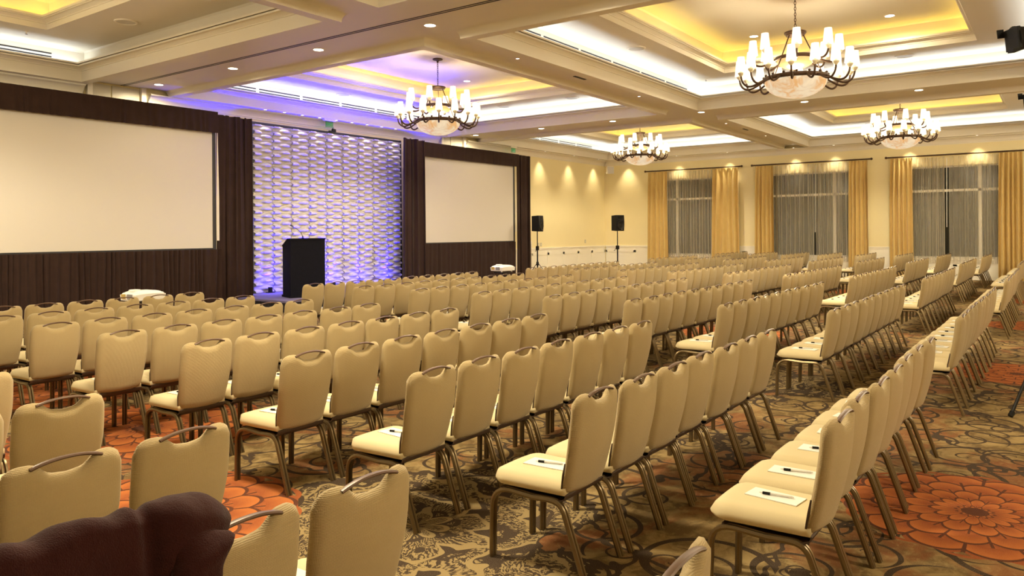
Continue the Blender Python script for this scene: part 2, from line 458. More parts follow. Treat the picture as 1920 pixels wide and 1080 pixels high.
struct('ceiling', b, M['paint'])
b = MB(); b.box(X0-.2, XW+.2, Y0-.2, YW+.2, 6.0, 6.2); struct('ceiling_2', b, M['paint'])
# profile: (lip fraction or None, inset beyond the opening, z)
PROF = [(0,0,ZR),(.10,0,4.838),(.18,0,4.828),(.25,0,4.808),(.30,0,4.78),(.33,0,4.752),(.34,0,ZL),(1,0,ZL),(1,0,4.925),(1,.012,4.93),(1,.012,4.945),(1,.03,4.965),(1,.07,4.99),(1,.12,5.012),
        (1,.13,5.02),(1,.13,5.03),(1,.15,5.03),(1,.15,5.062),(1,.13,5.062),(1,.13,4.99),(1,-.10,4.99),(1,-.10,5.31),(1,-.07,5.34),
        (1,1.10,5.34),(1,1.10,5.435),(1,1.112,5.44),(1,1.112,5.455),(1,1.13,5.475),(1,1.17,5.50),(1,1.21,5.515),(1,1.22,5.52),(1,1.22,5.56),(1,1.20,5.56),(1,1.20,5.50),(1,1.03,5.50),(1,1.03,5.84),(1,1.06,5.87)]
tn = 8
for i, ox in enumerate(CX):
    for j, oy in enumerate(CY):
        q = MB(); rows = []
        for (lf, d, z) in PROF:
            xa = OX[i][0]+(ox[0]-OX[i][0])*lf+d; xb = OX[i][1]+(ox[1]-OX[i][1])*lf-d
            ya = OY[j][0]+(oy[0]-OY[j][0])*lf+d; yb = OY[j][1]+(oy[1]-OY[j][1])*lf-d
            rows.append([(xa,ya,z),(xb,ya,z),(xb,yb,z),(xa,yb,z)])
        for k in range(4):
            base = len(q.v)
            for r in rows: q.v.extend([r[k], r[(k+1) % 4]])
            for r in range(len(rows)-1):
                q.f.append((base+2*r, base+2*r+1, base+2*r+3, base+2*r+2)); q.m.append(0)
        q.add(rows[-1], [(0,1,2,3)])
        me = q.mesh('trim_%d' % tn, M['paint'], True)
        o = bpy.data.objects.new('trim_%d' % tn, me); COL.objects.link(o); o['kind'] = 'structure'; tn += 1
# operable-wall track along the first beam
b = MB(); b.box(8.225, 8.252, Y0, YW, ZR-.004, ZR-.001); b.box(8.285, 8.312, Y0, YW, ZR-.004, ZR-.001); struct('trim_20', b, M['slot'])

# ------------------------------------------------------------------ ceiling fittings
def light(kind, name, loc, power, col, rot=None, **kw):
    l = bpy.data.lights.new(name, kind); l.energy = power; l.color = col
    for k, v in kw.items(): setattr(l, k, v)
    o = bpy.data.objects.new(name, l); COL.objects.link(o); o.location = loc
    if rot is not None: o.rotation_euler = rot
    return o
P_DL, P_PIN, P_CH, P_WHITE, P_YEL, P_WASH, P_BLUE = 105, 22, 580, 2.9, 1.5, 85, 1500
WARM = (1.0,.84,.56)
def downlight(x, y, z, label, power=P_DL, r=.085, spot=2.95, group='recessed downlights in the ceiling'):
    t = thing('downlight', label, 'ceiling light', (x, y, z), 0, group)
    q = MB(); q.lathe([(r, .004),(r,-.006),(r*1.28,-.008),(r*1.32,.0)], 20); obj('trim_ring', q, M['trimwhite'], t)
    q = MB(); q.lathe([(0.0,-.003),(r,-.003)], 20); obj('lens', q, M['ledon'], t)
    light('SPOT', 'downlight_lamp', (x, y, z-.02), power, WARM, (0,0,0), spot_size=spot, spot_blend=.45, shadow_soft_size=.05)
    return t
ordn = ['first','second','third','fourth','fifth','sixth','seventh','eighth','ninth','tenth']
for k, y in enumerate((15.35, 12.75, 10.3, 7.75, 5.1, 2.6)):
    downlight(8.68, y, ZR, 'round white downlight in left beam beside the dark track, %s from the stage wall' % ordn[k])
for k, y in enumerate((15.4, 12.85, 10.4, 7.75, 5.1, 2.6)):
    downlight(19.42, y, ZR, 'round white downlight in the far beam between chandeliers, %s from the stage wall' % ordn[k])
for (x, y, z, lab) in ((16.4,13.3,5.87,'round downlight in tan tray above the chandelier by the stage'),(16.45,2.7,5.87,'round downlight in yellow tray right of the nearest chandelier'),
                    (11.3,2.7,5.87,'round downlight in yellow tray, near side of the nearest chandelier'),(16.4,5.35,5.87,'round downlight in yellow tray, just left behind the nearest chandelier'),(11.3,10.6,5.87,'round downlight in tan tray, near side of the stage chandelier')):
    downlight(x, y, z, lab, 90)
def pinspot(x, y, z, label):
    t = thing('pinspot', label, 'ceiling light', (x, y, z), 0, 'tiny pinspots in the cross beam')
    q = MB(); q.lathe([(0,-.004),(.03,-.004)], 12); obj('lens', q, M['pin'], t)
    q = MB(); q.lathe([(.03,.0),(.034,-.008),(.045,-.006),(.047,0)], 14); obj('trim_ring', q, M['trimwhite'], t)
    light('SPOT', 'pinspot_lamp', (x, y, z-.02), P_PIN, WARM, (0,0,0), spot_size=2.3, spot_blend=.5, shadow_soft_size=.03)
for (x, lab) in ((11.3,'tiny pinspot in the cross beam left of the nearest chandelier'),(16.2,'tiny pinspot in the cross beam near the dark slot'),
                 (21.9,'tiny pinspot in cross beam just beyond the far beam'),(25.6,'tiny pinspot in cross beam nearest the window wall')):
    pinspot(x, 7.98, ZR, lab)
for k, (x, y, lab) in enumerate(((13.5,7.98,'short dark slot grille in the middle of the cross beam'),(23.6,7.98,'short dark slot grille in the cross beam near the windows'))):
    q = MB(); q.box(-.22,.22,-.03,.03,-.008,.004); o = obj('slot_grille', q, M['slot'], None, False, (x, y, ZR)); tag(o, lab, 'air vent')
# wall washers tucked into the lip along the yellow walls
def washer(x, y, label, power=P_WASH, size=1.35):
    t = thing('wall_washer', label, 'ceiling light', (x, y, ZL), 0, 'wall washers along the crown moulding')
    q = MB(); q.lathe([(0,-.003),(.035,-.003)], 14); obj('lens', q, M['pin'], t)
    q = MB(); q.lathe([(.035,0),(.04,-.007),(.05,-.006),(.052,0)], 14); obj('trim_ring', q, M['trimwhite'], t)
    light('SPOT', 'wall_washer_lamp', (x, y, ZL-.012), power, WARM, (0,0,0), spot_size=size, spot_blend=.85, shadow_soft_size=.03)
ZLs = ZL
wx = (21.9, 24.1, 26.2, 28.2)
for k, x in enumerate(wx): washer(x, YW-.275, 'small wall washer above the yellow stage wall, %s from the left' % ordn[k])
for k in range(9): washer(11.6+.56*k, 15.73, 'added washer lamp grazing the wave panels, %s from the left' % ordn[k], 34, .95)  # extra washers, added to graze the panels with warm light from above
for k, y in enumerate((14.9, 12.6, 10.5, 8.0, 6.6, 4.2, 2.2)): washer(XW-.275, y, 'small wall washer above the window wall, %s from the corner' % ordn[k])
# LED strips on the cove ledges
WHITE = (.78,.89,1.0); YEL = (1.0,.70,.10)
for i, ox in enumerate(CX):
    for j, oy in enumerate(CY):
        for (ins, z, col, p) in ((.015, 5.0, WHITE, P_WHITE), (1.115, 5.51, YEL, P_YEL)):
            xa, xb, ya, yb = ox[0]+ins, ox[1]-ins, oy[0]+ins, oy[1]-ins
            for (cx, cy, L, rz) in (((xa+xb)/2, ya, xb-xa, 0), ((xa+xb)/2, yb, xb-xa, 0), (xa, (ya+yb)/2, yb-ya, pi/2), (xb, (ya+yb)/2, yb-ya, pi/2)):
                if i == 0 and z < 5.2 and cx == xb: continue
                light('AREA', 'led_strip_lamp', (cx, cy, z), p*L, col, (pi,0,rz), shape='RECTANGLE', size=L, size_y=.05)
# linear air slots on the cove risers (stage side of each coffer)
SL = 1.22
cnames = {(0,1):'top left coffer',(1,1):'blue-lit coffer above the stage',(2,1):'far coffer in the corner',(1,0):'coffer above the nearest chandelier'}
for (i, j), nm in cnames.items():
    yr = CY[j][1]+.10; n = 6; x = CX[i][0]+.75 if (i,j) != (0,1) else -1.0
    for k in range(n):
        xs = x+k*(SL+.09)
        if xs+SL > CX[i][1]-.35: break
        q = MB()
        for z in (5.135, 5.20): q.box(xs, xs+SL, yr-.004, yr+.001, z-.013, z+.013)
        q2 = q
        o = obj('air_diffuser', q2, M['slot'], None, False); tag(o, 'pair of dark linear air slots in the %s, %s from left' % (nm, ordn[k]), 'air vent', 'linear air slots in the coves')
# round ceiling speakers
for (x, y, lab) in ((6.75,12.95,'round white ceiling speaker in top left coffer, nearer the stage wall'),(6.75,10.6,'round white ceiling speaker at the top edge of the photo'),
        (13.7,15.28,'round ceiling speaker tinted blue by the stage uplights'),(17.85,13.1,'faint round ceiling speaker right of the stage chandelier'),(17.85,10.8,'round ceiling speaker in white cove ahead of the stage chandelier'),
        (13.8,6.85,'round ceiling speaker in the white cove left of the nearest chandelier'),(17.85,2.65,'round ceiling speaker in white cove right of nearest chandelier')):
    t = thing('ceiling_speaker', lab, 'ceiling speaker', (x, y, 5.34), 0, 'round ceiling speakers')
    q = MB(); q.lathe([(.15,-.012),(.155,-.02),(.185,-.016),(.19,0)], 28); obj('rim', q, M['trimwhite'], t)
    q = MB(); q.lathe([(0,-.010),(.15,-.012)], 28); obj('grille', q, M['speakergrille'], t)
for (x, y, z, lab) in ((6.0,14.95,5.34,'tiny ring sprinkler below white cove of top left coffer'),(17.6,6.9,5.34,'tiny dark sprinkler in white cove beside the nearest chandelier')):
    t = thing('sprinkler', lab, 'sprinkler', (x, y, z))
    q = MB(); q.lathe([(.03,0),(.028,-.012),(.01,-.015),(.01,-.05),(0,-.05)], 12); obj('escutcheon', q, M['trimwhite'], t)
    q = MB(); q.lathe([(0,-.055),(.022,-.055),(.022,-.06),(0,-.06)], 12); obj('deflector', q, M['grey'], t)

# ------------------------------------------------------------------ chandeliers
def arm_pts(r0, r1, z0, dip, z1, n=14):
    P = []
    for i in range(n+1):
        s = i/n
        r = r0+(r1-r0)*(1-(1-s)**1.7)
        if s < .45: z = z0-dip*sin(s/.45*pi/2)
        else:
            q = (s-.45)/.55; z = z0-dip+(z1-z0+dip)*(q**1.9)
        P.append((r, z))
    return P
CH_MESH = {}
def chandelier_meshes():
    d = CH_MESH
    q = MB(); q.lathe([(0,0),(.11,0),(.125,-.012),(.115,-.028),(.05,-.045),(.025,-.06),(.022,-.09),(0,-.09)], 24); d['canopy'] = q.mesh('canopy', M['darkbronze'])
    q = MB(); z = 5.785; k = 0
    while z > 5.25:
        pts = [((.016*cos(a) if k % 2 == 0 else 0), (.016*cos(a) if k % 2 else 0), z-.026+.032*sin(a)) for a in [TAU*i/10 for i in range(10)]]
        q.tube(pts, .0055, 5, closed=True); z -= .05; k += 1
    q.tube([(0,0,5.26),(0,0,5.19)], .012, 8)
    d['chain'] = q.mesh('chain', M['darkbronze'])
    q = MB(); q.lathe([(0,5.20),(.17,5.20),(.19,5.19),(.185,5.165),(.165,5.15),(.16,5.13),(.12,5.125),(0,5.125)], 28); d['crown'] = q.mesh('crown_ring', M['darkbronze'])
    def rod(a):
        q = MB(); q.tube([(.13*cos(a),.13*sin(a),5.14),(.48*cos(a),.48*sin(a),4.36)], .011, 8); return q.mesh('suspension_rod', M['darkbronze'])
    d['rods'] = [rod(a) for a in (.4, .4+TAU/3, .4+2*TAU/3)]
    q = MB(); q.lathe([(.30,4.70),(.335,4.70),(.345,4.72),(.345,4.745),(.335,4.76),(.30,4.76),(.30,4.70)], 36); d['uring'] = q.mesh('upper_ring', M['darkbronze'])
    q = MB(); q.lathe([(.51,4.325),(.545,4.325),(.56,4.345),(.56,4.385),(.545,4.40),(.51,4.40),(.51,4.325)], 48)
    for k in range(16):
        a = TAU*(k+.5)/16; q.lathe([(.02,0),(.028,.02),(.012,.035),(0,.04)], 8, c=(.535*cos(a), .535*sin(a), 4.40))
    d['lring'] = q.mesh('lower_ring', M['darkbronze'])
    def bowl(r, z, dep, mat):
        q = MB(); q.lathe([(r*sin(pi/2*i/12)+.0, z-dep*cos(pi/2*i/12)) for i in range(13)], 40); return q.mesh('bowl', M[mat])
    d['ubowl'] = bowl(.315, 4.70, .16, 'amber'); d['lbowl'] = bowl(.525, 4.33, .30, 'bowl')
    def arm(r0, r1, z0, dip, z1):
        P = arm_pts(r0, r1, z0, dip, z1)
        q = MB(); q.tube([(r,0,z) for r, z in P], [.019-.003*abs(i/len(P)-.4) for i in range(len(P))], 8)
        return q.mesh('arm', M['darkbronze'])
    d['larm'] = arm(.545, .955, 4.36, .12, 4.43); d['uarm'] = arm(.335, .715, 4.73, .10, 4.76)
    q = MB(); q.lathe([(0,-.02),(.018,-.02),(.03,0),(.05,.02),(.055,.045),(.05,.05),(.022,.05),(.022,.075),(0,.075)], 14); d['cup'] = q.mesh('candle_cup', M['cup'])
    q = MB(); q.lathe([(.086,.06),(.060,.325)], 20); q.lathe([(.060,.325),(.0,.325)], 20); d['shade'] = q.mesh('shade', M['shade'])
def mobj(name, me, parent, loc=(0,0,0), rz=0):
    o = bpy.data.objects.new(name, me); COL.objects.link(o); o.parent = parent; o.location = loc; o.rotation_euler = (0,0,rz); return o
def chandelier(x, y, label, rot):
    d = CH_MESH
    t = thing('chandelier', label, 'chandelier', (x, y, 5.87), rot, 'two-tier chandeliers in the coffers')
    o = (0,0,-5.87)
    mobj('canopy', d['canopy'], t)
    mobj('chain', d['chain'], t, o); mobj('crown_ring', d['crown'], t, o)
    for m in d['rods']: mobj('suspension_rod', m, t, o)
    mobj('upper_ring', d['uring'], t, o); mobj('lower_ring', d['lring'], t, o)
    mobj('upper_bowl', d['ubowl'], t, o)['label'] = 'small amber glass bowl'
    mobj('lower_bowl', d['lbowl'], t, o)['label'] = 'large glowing alabaster bowl'
    for (n, am, r1, z1) in ((16,'larm',.955,4.43),(8,'uarm',.715,4.76)):
        for k in range(n):
            a = TAU*(k+.25)/n
            ar = mobj('arm', d[am], t, o, a)
            mobj('candle_cup', d['cup'], ar, (r1,0,z1+.01)); mobj('shade', d['shade'], ar, (r1,0,z1+.01))
    light('POINT', 'chandelier_lamp', (x, y, 4.55), P_CH*.28, (1.0,.86,.60), shadow_soft_size=.30)
    light('SPOT', 'chandelier_bowl_lamp', (x, y, 4.0), P_CH*.85, (1.0,.86,.60), (0,0,0), spot_size=3.0, spot_blend=.35, shadow_soft_size=.35)
chandelier_meshes()
chandelier(13.9, 3.8, 'large two-tier chandelier with white shades, nearest, at the upper right', .1)
chandelier(13.87, 12.15, 'two-tier chandelier with white shades hanging in front of the stage panels', .25)
chandelier(24.72, 12.15, 'smallest two-tier chandelier with white shades, hanging near the far corner', .0)
chandelier(24.72, 3.8, 'two-tier chandelier with white shades hanging before the right-hand windows', .15)
for (x, y) in ((2.8,12.15),(2.8,3.8)):
    light('POINT', 'chandelier_lamp', (x, y, 4.5), P_CH*.25, (1.0,.86,.60), shadow_soft_size=.4)
    light('SPOT', 'chandelier_bowl_lamp', (x, y, 4.0), P_CH*.85, (1.0,.86,.60), (0,0,0), spot_size=3.0, spot_blend=.35, shadow_soft_size=.35)
for (x, y) in ((4,-4.5),(14,-4.5),(24,-4.5)): light('POINT', 'chandelier_lamp', (x, y, 4.4), P_CH*.8, (1.0,.86,.60), shadow_soft_size=.4)

# ================================================================== STAGE END
# textured wave panels
PW, PH, PX0, PY, PZ0 = .5635, 4.12, 11.34, 15.91, .235
def wave_panel(seed):
    q = MB(); nu, nv = 22, 316
    def h(x, z):
        t = z/.0885
        w = t + .36*sin(TAU*x/PW+.6)*cos(pi*t)
        dw = 1-.36*pi*sin(TAU*x/PW+.6)*sin(pi*t)
        return .046*abs(sin(pi*(w-floor(w))**.72))**.9*min(2.2, 1/max(.2, dw))
    def fr(u, v):
        x, z = u*(PW-.018), v*PH
        return (x+.009, -.012-h(x, z), z)
    q.grid(fr, nu, nv)
    q.box(.009, PW-.009, -.011, .0, 0, PH)
    return q.mesh('wall_panel', M['panel'], 2)
pm = wave_panel(0)
for k in range(9):
    o = bpy.data.objects.new('wave_panel', pm); COL.objects.link(o); o.location = (PX0+k*PW, PY, PZ0)
    tag(o, 'tall white wave-textured backdrop panel, %s from the left behind the lectern' % ordn[k], 'backdrop panel', 'wave backdrop panels')
# dark support frame around the panels
t = thing('backdrop_frame', 'dark frame and top rail around the white wave panels', 'backdrop frame', (PX0, PY, 0))
q = MB(); q.box(-.04, 9*PW+.04, .002, .05, PZ0+PH, PZ0+PH+.07); obj('top_rail', q, M['darkframe'], t, False)
for x in (-.06, 9*PW+.005):
    q = MB(); q.box(x, x+.055, -.03, .05, 0, PZ0+PH+.07); obj('upright', q, M['darkframe'], t, False)
q = MB(); q.box(0, 9*PW, .02, .03, 0.3, PZ0+PH); obj('backing', q, M['skirt'], t, False)
t = thing('clamp', 'small dark clamp on top rail of the white panels', 'clamp', (13.9, PY-.01, PZ0+PH+.07))
q = MB(); q.box(-.16,.06,-.03,.03,0,.02); q.box(-.05,.05,-.035,.035,.0,.07); q.tube([(0,-.04,.05),(0,.05,.09)], .02, 8); obj('jaw', q, M['blackmetal'], t)
q = MB(); q.tube([(-.03,0,.06),(-.03,-.02,.12)], .008, 6); obj('screw', q, M['grey'], t)

# riser
t = thing('stage_riser', 'low stage riser with blue-lit top and black skirt under the lectern', 'stage', (10.40, 13.45, 0))
q = MB(); q.box(0, 6.0, 0, 1.70, .21, .25); q.box(.53, 5.2, 1.70, 2.42, .21, .25); obj('deck', q, M['carpetstage'], t, False)
q = MB()
def skirt_path(s):
    L = 1.70+6.0
    s *= L
    if s < 1.70: return (0.02, 1.70-s, 1, 0)
    return (s-1.70, 0.02, 0, 1)
q.grid(lambda u, v: (lambda p: (p[0]+p[2]*(-.012*sin(u*520)*(1-v*.6)), p[1]+p[3]*(-.012*sin(u*520)*(1-v*.6)), v*.212))(skirt_path(u)), 560, 2)
obj('skirt', q, M['skirt'], t)
# lectern
def Rz(a): return Matrix.Rotation(a, 4, 'Z')
LX, LY, LA = 11.42, 14.10, -math.radians(20)
t = thing('lectern', 'black lectern with sloped top on the stage before the white panels', 'lectern', (LX, LY, .25), LA)
def prism(q, prof, x0, x1, mi=0):
    n = len(prof); b0 = len(q.v)
    q.v.extend([(x0, y, z) for y, z in prof]); q.v.extend([(x1, y, z) for y, z in prof])
    for i in range(n):
        j = (i+1) % n; q.f.append((b0+i, b0+j, b0+n+j, b0+n+i)); q.m.append(mi)
    q.f.append(tuple(b0+i for i in range(n))[::-1]); q.m.append(mi); q.f.append(tuple(b0+n+i for i in range(n))); q.m.append(mi)
q = MB(); prism(q, [(-.26,.04),(.30,.04),(.30,1.15),(-.06,1.31),(-.26,1.31)], -.40, .40); obj('body', q, M['podium'], t, False)
q = MB(); prism(q, [(.30,1.15),(.31,1.175),(-.06,1.335),(-.275,1.335),(-.275,1.305),(-.065,1.308)], -.41, .41); obj('top', q, M['podium'], t, False)
q = MB(); q.box(-.42,.42,-.28,.32,0,.05); obj('plinth', q, M['podium'], t, False)
t = thing('gooseneck_microphone', 'thin black gooseneck microphone on top of the lectern', 'microphone', (LX-.05, LY-.02, 1.585), LA)
gp = [(0,0,0),(-.005,.01,.06),(-.03,.03,.13),(-.09,.08,.20),(-.17,.15,.26),(-.20,.175,.285)]
q = MB(); q.tube(gp, .006, 7); obj('gooseneck', q, M['blackmetal'], t)
q = MB(); q.lathe([(.03,0),(.03,.01),(.012,.02),(.008,.06)], 12); obj('base', q, M['blackmetal'], t)
q = MB(); q.tube([(-.19,.167,.278),(-.225,.195,.30)], [.011,.013], 8); obj('capsule', q, M['blackmetal'], t)
# blue uplights on the riser
for k, (x, y, tx) in enumerate(((11.7,15.72,.0),(12.7,15.72,.0),(13.7,15.72,0),(14.7,15.72,0),(15.7,15.72,0))):
    t = thing('led_uplight', 'small black uplight glowing blue at panel foot, %s from the left' % ordn[k], 'stage light', (x, y, .25), 0, 'blue uplights at the panel foot')
    q = MB(); q.box(-.10,.10,-.05,.05,.0,.02); q.tube([(0,0,.02),(0,-.0,.14)], .055, 12); obj('housing', q, M['blackmetal'], t)
    q = MB(); q.lathe([(0,.143),(.048,.143)], 14); obj('lens', q, emission('blue_led', (.06,.05,1), 6) if k == 0 else bpy.data.materials['blue_led'], t)
    light('SPOT', 'led_uplight_lamp', (x, y-.02, .42), P_BLUE, (.006,.002,1.0), (pi-.01,0,0), spot_size=1.35, spot_blend=1.0, shadow_soft_size=.05)
    light('POINT', 'led_uplight_spill', (x, y-.05, .48), P_BLUE*.006, (.006,.002,1.0), shadow_soft_size=.05)

# projection screens and drape kits
def screen(x0, x1, label):
    t = thing('projection_screen', label, 'projection screen', (x0, 15.24, 0))
    w = x1-x0; z0, z1 = 1.39, 3.97
    q = MB(); q.box(0, w, .0, .01, z0, z1); obj('screen_surface', q, M['screen'], t, False)
    f = .075
    q = MB(); q.box(-f, w+f, -.012, .03, z0-f, z0); q.box(-f, w+f, -.012, .03, z1, z1+f); q.box(-f, 0, -.012, .03, z0, z1); q.box(w, w+f, -.012, .03, z0, z1)
    obj('frame', q, M['darkframe'], t, False)
    for x in (.3, w-.3):
        q = MB(); q.box(x-.03, x+.03, .03, .09, 0, z0); q.box(x-.03, x+.03, -.30, .40, 0, .04); obj('leg', q, M['blackmetal'], t, False)
screen(5.22, 9.84, 'large white projection screen at the left, in a black frame')
screen(16.72, 21.26, 'white projection screen in a black frame, right of the lectern')
def pleats(q, x0, x1, z0, z1, y, n, amp, seed, flare=0.0, nz=10, top=1.0, wob=0.0):
    rnd = random.Random(seed); ph = [rnd.uniform(-.6,.6) for _ in range(n+2)]; am = [rnd.uniform(.5,1.2) for _ in range(n+2)]
    def f(u, v):
        s = u*n; k = min(n, int(s)); a = am[k]*(1-(s-k))+am[k+1]*(s-k); p = ph[k]*(1-(s-k))+ph[k+1]*(s-k)
        xx = x0+(x1-x0)*(u+(.35*sin(u*23+seed)+.2*sin(u*61+2*seed))/n)
        cx = (x0+x1)/2
        xx = cx+(xx-cx)*(1+flare*(1-v))
        yy = y-amp*a*(.5+.5*cos(TAU*s+p+.6*sin(3*v+k)))*(1-(1-top)*v)
        return (xx, yy, z0+(z1-z0)*v+wob*sin(u*37+seed)*(v > .99))
    q.grid(f, n*8, nz)
def drape(label, parts, loc=(0,0,0)):
    t = thing('drape_surround', label, 'drape', loc)
    for (nm, args) in parts:
        q = MB(); pleats(q, *args[:-1], **args[-1]); obj(nm, q, M['drape'], t)
drape('black drape surround with pleated skirt around the large left screen', [
    ('valance', (4.0, 9.98, 3.93, 4.40, 15.16, 34, .035, 1, dict(top=.3, nz=4))),
    ('skirt', (4.0, 9.98, 0.0, 1.36, 15.20, 46, .055, 2, dict(nz=5))),
    ('side_curtain', (9.985, 10.86, 0.0, 4.36, 15.30, 6, .06, 3, dict(nz=8, wob=.012))),
    ('side_curtain', (4.0, 5.14, 0.0, 4.36, 15.30, 8, .06, 4, dict(nz=8)))])
drape('black drape surround with gathered side curtain around the right screen', [
    ('valance', (16.5, 21.42, 3.93, 4.36, 15.16, 18, .015, 5, dict(top=.3, nz=4))),
    ('skirt', (16.6, 21.40, 0.0, 1.36, 15.22, 26, .025, 6, dict(nz=5))),
    ('side_curtain', (15.70, 16.64, 0.0, 4.38, 15.13, 7, .09, 7, dict(nz=10, flare=.10, wob=.015))),
    ('side_curtain', (21.44, 22.30, 0.0, 4.36, 15.26, 6, .045, 8, dict(nz=8)))])
for (x, z0, z1, lab) in ((9.95, 2.45, 3.95, 'pale strip standing in for lit wall between the left screen and its drape'),(21.37, 2.6, 3.85, 'pale strip standing in for lit wall between the right screen and its drape')):
    q = MB(); q.grid(lambda u, v: (x-.03+.06*u*(1-.75*v)+.02*v, 15.205, z0+(z1-z0)*v), 1, 12); q.box(x-.03, x+.03, 15.206, 15.215, z0-.9, z0)
    # pale strip added in the gap, standing in for the lit wall behind
    me = q.mesh('lit_gap_strip', M['trimwhite']); o = bpy.data.objects.new('lit_gap_strip', me); COL.objects.link(o)
    tag(o, lab, 'lit gap strip')

# projectors on stands
def projector(x, y, z, rz, label, slabel):
    s = thing('projector_stand', slabel, 'stand', (x, y, 0), rz)
    q = MB(); q.tube([(0,0,.18),(0,0,z-.06)], .018, 10); obj('pole', q, M['blackmetal'], s)
    for k in range(3):
        a = TAU*k/3+.4
        q = MB(); q.tube([(.02*cos(a),.02*sin(a),.45),(.40*cos(a),.40*sin(a),.012)], .011, 8); obj('leg', q, M['blackmetal'], s)
    q = MB(); q.box(-.16,.16,-.14,.14,z-.06,z-.035); obj('platform', q, M['blackmetal'], s, False)
    t = thing('projector', label, 'projector', (x, y, z-.033), rz)
    w, d, h = .235, .185, .125
    q = MB()
    def top(u, v):
        x, y = (u-.5)*2, (v-.5)*2
        e = max(abs(x)**5, abs(y)**5)
        return (x*w, y*d, .03+h*(1-.35*e)*1.0+.012*(1-x*x))
    def bot(u, v):
        x, y = (u-.5)*2, (v-.5)*2
        return (x*w*.96, y*d*.96, .03)
    q.pillow(top, bot, 18, 14); obj('body', q, M['projwhite'], t)
    q = MB(); q.lathe([(.06,0),(.062,.035),(.045,.04),(.045,.02),(0,.015)], 20, M=Matrix.Translation((.07, d-.005, .09)) @ Matrix.Rotation(-pi/2, 4, 'X')); obj('lens', q, M['black'], t)
    q = MB(); q.box(-w-.004, -w+.03, -.10, .02, .05, .12); obj('vent_grille', q, M['grey'], t, False)
    q = MB(); q.box(-w-.005, -w+.03, .06, .15, .06, .12); obj('amber_filter', q, M['lens'], t, False)
    q = MB(); q.box(-.18, -.06, -.05, .07, .155, .182, ch=.012); obj('lens_shift_cover', q, M['projwhite'], t, False)
    for sx in (-.18,.18):
        q = MB(); q.lathe([(.018,0),(.018,.03)], 10, c=(sx,-.12,0), cap0=True); obj('foot', q, M['projwhite'], t)
projector(5.82, 10.75, .765, .10, 'white projector on a stand before the large left screen', 'black tripod stand under the white projector at the left')
projector(14.55, 10.75, .785, -.06, 'white projector standing before the right-hand screen', 'black tripod stand under the white projector in front of the right screen')

# loudspeakers on tripod stands
def loudspeaker(x, y, z, rz, label, slabel):
    s = thing('speaker_stand', slabel, 'speaker stand', (x, y, 0), rz)
    q = MB(); q.tube([(0,0,.12),(0,0,1.15)], .024, 10); q.tube([(0,0,1.10),(0,0,z+.01)], .017, 10); obj('pole', q, M['blackmetal'], s)
    q = MB(); q.box(-.04,.04,-.045,.045,1.06,1.20,ch=.015); q.tube([(-.04,0,1.12),(-.12,0,1.07),(-.12,0,1.02),(-.17,0,1.02)], .009, 7); obj('crank', q, M['blackmetal'], s)
    q = MB(); q.lathe([(.03,.52),(.045,.54),(.045,.64),(.03,.66)], 12); obj('collar', q, M['blackmetal'], s)
    for k in range(3):
        a = TAU*k/3+pi/6
        q = MB(); q.tube([(.03*cos(a),.03*sin(a),.60),(.52*cos(a),.52*sin(a),.02)], .013, 8); q.tube([(.02*cos(a),.02*sin(a),.15),(.27*cos(a),.27*sin(a),.32)], .008, 6)
        l = obj('leg', q, M['blackmetal'], s)
        q = MB(); q.tube([(.50*cos(a),.50*sin(a),.02),(.54*cos(a),.54*sin(a),.012)], .018, 8); obj('foot', q, M['black'], l)
    t = thing('loudspeaker', label, 'loudspeaker', (x, y, z), rz)
    W, H = .19, .55
    q = MB()
    prof = lambda h: .15+.02*sin(h*pi)
    q.pillow(lambda u, v: ((u-.5)*2*W*(1-.02*abs(v-.5)), -prof(v)+.015*abs(2*u-1)**3, v*H), lambda u, v: ((u-.5)*2*W*.72, .15, .015+v*(H-.03)), 12, 16)
    obj('cabinet', q, M['black'], t)
    q = MB(); q.lathe([(.145,0),(.14,.012),(.12,.006),(.04,-.0),(0,.012)], 28, M=Matrix.Translation((0,-.168,.20)) @ Matrix.Rotation(pi/2, 4, 'X')); obj('woofer', q, M['blackmetal'], t)
    q = MB(); q.grid(lambda u, v: ((u-.5)*.24*(1-.3*sin(v*pi)), -.172+.02*sin(v*pi), .40+v*.10), 8, 6); obj('horn', q, M['blackmetal'], t)
    q = MB(); q.box(.03,.09,-.170,-.158,.045,.065); obj('badge', q, M['grey'], t, False)
loudspeaker(23.72, 12.55, 1.70, -.35, 'black loudspeaker on a stand in the far corner, against the yellow wall', 'black tripod stand with crank under the corner loudspeaker')
loudspeaker(21.95, 14.72, 1.70, .15, 'black loudspeaker at the right edge of the right-hand drape', 'black tripod stand at the right edge of the drape')

